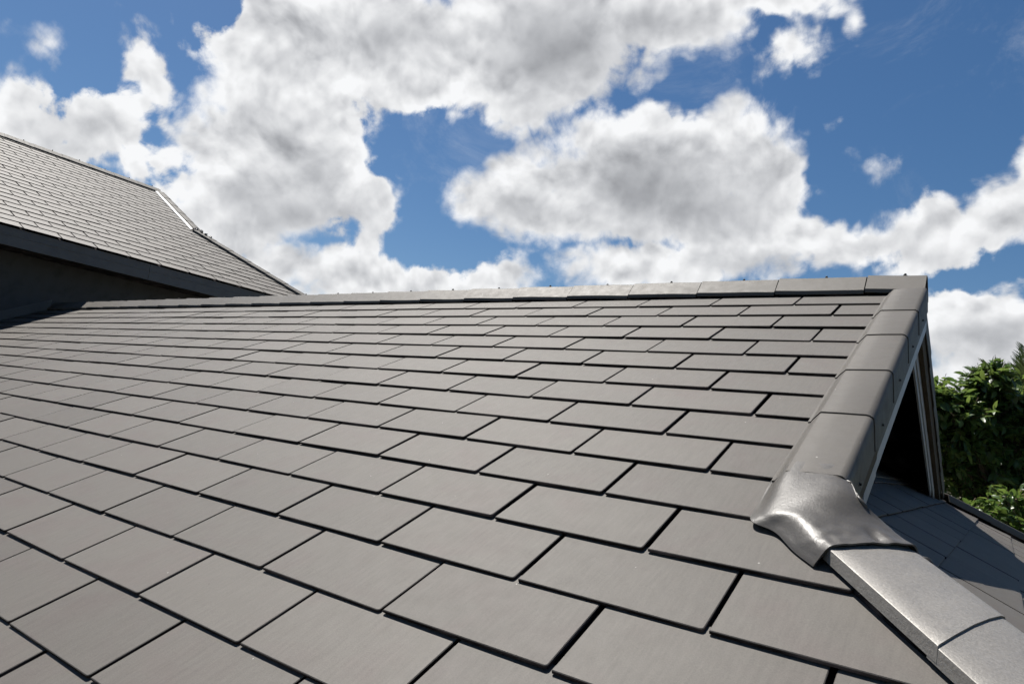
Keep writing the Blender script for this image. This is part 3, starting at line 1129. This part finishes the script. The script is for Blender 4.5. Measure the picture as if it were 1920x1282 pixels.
# stepped apron flashing along the roof-to-wall junction
for side in (main, far):
    q0, q1 = side(WALL_X, -.02, .0), side(WALL_X, 5.9, .0)
    pts = [q0 + Vector((.002, 0, .19)), q1 + Vector((.002, 0, .19)), q1 + Vector((.002, 0, .012)), q0 + Vector((.002, 0, .012))]
    fl = link('wall_flashing', prism('wall_flashing', pts, (.012, 0, 0)), up_house, M['fascia'])
    pts = [p + Vector((.0125, 0, 0)) for p in (q0 + Vector((0, 0, .175)), q1 + Vector((0, 0, .175)), q1 + Vector((0, 0, .160)), q0 + Vector((0, 0, .160)))]
    link('fixing_bead', prism('fixing_bead', pts, (.012, 0, 0)), fl, M['fascia'])


# ------------------------------------------------------------------ trees
def leaf_mesh(name, L, wd, mat, curl=.25):
    vs = [(0, 0, 0)]
    prof = [(.22, .38), (.5, .5), (.8, .3)]
    for y, w in prof:
        z = -curl * L * y * y
        vs += [(-w * wd, y * L, z + .10 * wd), (0, y * L, z), (w * wd, y * L, z + .10 * wd)]
    vs.append((0, L, -curl * L))
    fs = [(0, 2, 1), (0, 3, 2)]
    for i in range(2):
        a = 1 + 3 * i
        fs += [(a, a + 1, a + 4, a + 3), (a + 1, a + 2, a + 5, a + 4)]
    fs += [(7, 8, 10), (8, 9, 10)]
    me = mesh(name, vs, fs)
    me.materials.append(mat)
    for p in me.polygons:
        p.use_smooth = True
    return me


def orient(pos, d, up, s):
    y = d.normalized()
    z = (up - y * up.dot(y))
    z = z.normalized() if z.length > 1e-3 else y.orthogonal().normalized()
    x = y.cross(z)
    m = Matrix((x, y, z)).transposed().to_4x4()
    m.translation = pos
    return m @ Matrix.Scale(s, 4)


def grow_tree(name, label, category, base, clumps, leaf, seed, n_twig, per_twig, twig_len, parts, group=None, trunk_r=.12, spread=1.0):
    """clumps: (centre, radius). Twigs start inside each clump and carry leaves in pairs; the leaves nearest the camera are parts"""
    r = random.Random(seed)
    root = thing(name, label, category, base, group)
    cz = sum((c for c, _ in clumps), Vector()) / len(clumps)
    fork = Vector((base[0] + .1, base[1], base[2] + (cz.z - base[2]) * .45))
    v, f = tube([Vector(base), Vector(base).lerp(fork, .5) + Vector((.06, .03, 0)), fork], [trunk_r, trunk_r * .85, trunk_r * .7], 10)
    link('trunk', mesh('trunk', v, f), root, M['bark'], smooth=60)
    leaves, twigs_v, twigs_f = [], [], []
    for c, rad in clumps:
        mid = fork.lerp(c, .55) + Vector((r.uniform(-.15, .15), r.uniform(-.15, .15), .1))
        v, f = tube([fork, mid, c], [trunk_r * .4, trunk_r * .22, .012], 6)
        link('branch', mesh('branch', v, f), root, M['bark'])
        for _ in range(n_twig):
            d = Vector((r.gauss(0, 1), r.gauss(0, 1), r.gauss(.25, 1))).normalized()
            p = c + d * rad * r.uniform(.25, 1.0) ** .6
            dd = (d + Vector((r.gauss(0, .5), r.gauss(0, .5), r.gauss(.25, .5)))).normalized()
            L = twig_len * r.uniform(.6, 1.3)
            side = dd.orthogonal().normalized()
            q = Quaternion(dd, r.uniform(0, 6.28))
            side = q @ side
            v, f = tube([p, p + dd * L], [.006, .003], 3)
            o = len(twigs_v)
            twigs_v += v; twigs_f += [tuple(i + o for i in t) for t in f]
            for k in range(per_twig):
                t = (k + .5) / per_twig
                pos = p + dd * L * t - Vector((0, 0, .05 * t * t))
                sgn = 1 if k % 2 else -1
                ld = (dd * r.uniform(.3, .8) + side * sgn * r.uniform(.5, 1.0) + Vector((0, 0, r.uniform(-.5, .25)))).normalized()
                upn = Vector((r.gauss(0, .45), r.gauss(0, .45), 1))
                leaves.append(orient(pos, ld, upn, r.uniform(.45, 1.35)))
    link('twigs', mesh('twigs', twigs_v, twigs_f), root, M['bark'])['kind'] = 'stuff'
    order = []
    for i, m4 in enumerate(leaves):
        q = project(m4.translation)
        if q and 1740 < q[0] < 1925 and 660 < q[1] < 1010:
            order.append((q[2], i))
    order.sort()
    pick = set(i for _, i in order[:parts])
    for i in sorted(pick):
        link('leaf', leaf, root, M4=leaves[i])
    vs, fs = [], []
    lv = [v.co.copy() for v in leaf.vertices]
    lf = [tuple(p.vertices) for p in leaf.polygons]
    for i, m4 in enumerate(leaves):
        if i in pick:
            continue
        o = len(vs)
        vs += [m4 @ v for v in lv]
        fs += [tuple(k + o for k in t) for t in lf]
    me = mesh('foliage', vs, fs)
    for p in me.polygons:
        p.use_smooth = True
    o = link('foliage', me, root, leaf.materials[0])
    o['kind'] = 'stuff'
    return root


tr = random.Random(5)


def at(px, py, dist):
    return CAM + ray(px, py) * dist


leaf_a = leaf_mesh('leaf', .135, .062, M['leaf'])
leaf_b = leaf_mesh('leaf', .095, .068, M['leaf_young'], .35)
# big dark tree: clumps around the part that shows, going on to the right and behind the gablet
cl = []
for px, py, dst, rad in [
    (1760, 742, 11.5, .18), (1783, 752, 11.7, .18), (1804, 762, 11.6, .12), (1775, 775, 11.6, .28), (1815, 815, 11.8, .26), (1700, 760, 12, .45), (1640, 800, 12.2, .5),
    (1854, 778, 12.0, .22), (1853, 728, 12.1, .13), (1849, 705, 12.1, .09), (1862, 695, 12.0, .07), (1872, 745, 12.2, .17), (1893, 765, 12.2, .2),
    (1920, 765, 12.4, .22), (1900, 790, 12.2, .34), (1960, 760, 12.6, .4), (2050, 790, 12.8, .6), (2150, 840, 13, .6),
    (1770, 830, 11.8, .38), (1830, 850, 12.0, .40), (1890, 860, 12.2, .42), (1940, 870, 12.4, .45), (1720, 880, 12.2, .5),
    (1790, 910, 12.0, .42), (1850, 930, 12.2, .45), (1910, 940, 12.2, .45), (2010, 940, 12.4, .6),
    (1760, 1000, 12.2, .5), (1860, 1020, 12.4, .5), (1960, 1040, 12.4, .6),
    (1800, 870, 12.9, .5), (1880, 860, 13.0, .6), (1850, 940, 13.0, .6), (1940, 930, 13.2, .6), (1760, 900, 13.0, .6)]:
    cl.append((at(px, py + (16 if py < 800 else 6), dst), rad))
grow_tree('leafy_tree', 'dense dark-leaved tree with sunlit shoots just beyond the open gablet', 'tree', (2.9, 7.6, -5.2), cl, leaf_a, 3, 52, 9, .24, 200)
# paler bush low in front of it
cl = [(at(1800, 965, 10.2), .16), (at(1850, 990, 10.0), .22), (at(1895, 970, 10.1), .2), (at(1925, 1000, 10.0), .28), (at(1860, 1050, 10.0), .35),
      (at(1960, 1060, 10.1), .45), (at(1760, 1040, 10.2), .35), (at(1905, 935, 10.3), .12)]
grow_tree('leafy_bush', 'paler green bush low behind the far hip, its broad leaves in the sun', 'bush', (2.6, 5.95, -5.2), cl, leaf_b, 9, 20, 8, .2, 90, trunk_r=.07)


# palm behind, only its upper fronds clear the tree
pc = at(1908, 758, 19.0)
palm = thing('palm_tree', 'palm whose spiky dark fronds stick up behind the dense tree', 'palm', (pc.x + .2, pc.y + .1, -5.2))
v, f = tube([Vector((pc.x + .2, pc.y + .1, -5.2)), Vector((pc.x + .05, pc.y, -2.5)), pc], [.22, .17, .15], 12)
link('trunk', mesh('trunk', v, f), palm, M['bark'], smooth=60)
pr = random.Random(8)
for i in range(22):
    az = 2 * math.pi * i / 22 * 1.618 * 3 + pr.uniform(-.2, .2)
    el = R(pr.uniform(48, 86) if i < 15 else pr.uniform(10, 40))
    d = Vector((math.cos(az) * math.cos(el), math.sin(az) * math.cos(el), math.sin(el)))
    L = pr.uniform(1.15, 1.6)
    vs, fs = [], []
    prev = None
    spine = []
    for k in range(9):
        t = k / 8
        p = pc + d * L * t + Vector((0, 0, -.55 * L * t * t * math.cos(el)))
        spine.append(p)
    tv, tf = tube(spine, [.016 * (1 - .8 * k / 8) for k in range(9)], 4)
    fr = link('frond', mesh('frond', tv, tf), palm, M['frond'])
    for k in range(26):
        t = .16 + .84 * k / 26
        i0 = min(7, int(t * 8)); q = spine[i0].lerp(spine[i0 + 1], t * 8 - i0)
        ax = (spine[i0 + 1] - spine[i0]).normalized()
        sd = ax.cross(Vector((0, 0, 1)))
        sd = sd.normalized() if sd.length > .05 else Vector((1, 0, 0))
        un = sd.cross(ax)
        for sg in (-1, 1):
            ld = (ax * .75 + sd * sg * .6 + un * .35 + Vector((pr.gauss(0, .06), pr.gauss(0, .06), pr.gauss(0, .06)))).normalized()
            ll = .50 * (1 - .55 * abs(t - .45))
            wv = ax.cross(ld).cross(ld).normalized() * .013
            o = len(vs)
            vs += [q - wv * .6, q + wv * .6, q + ld * ll * .5 + wv, q + ld * ll - Vector((0, 0, .04)), q + ld * ll * .5 - wv]
            fs.append((o, o + 1, o + 2, o + 3, o + 4))
    link('leaflets', mesh('leaflets', vs, fs), fr, M['frond'])
print('tiles', n_main, n_hip, n_up)
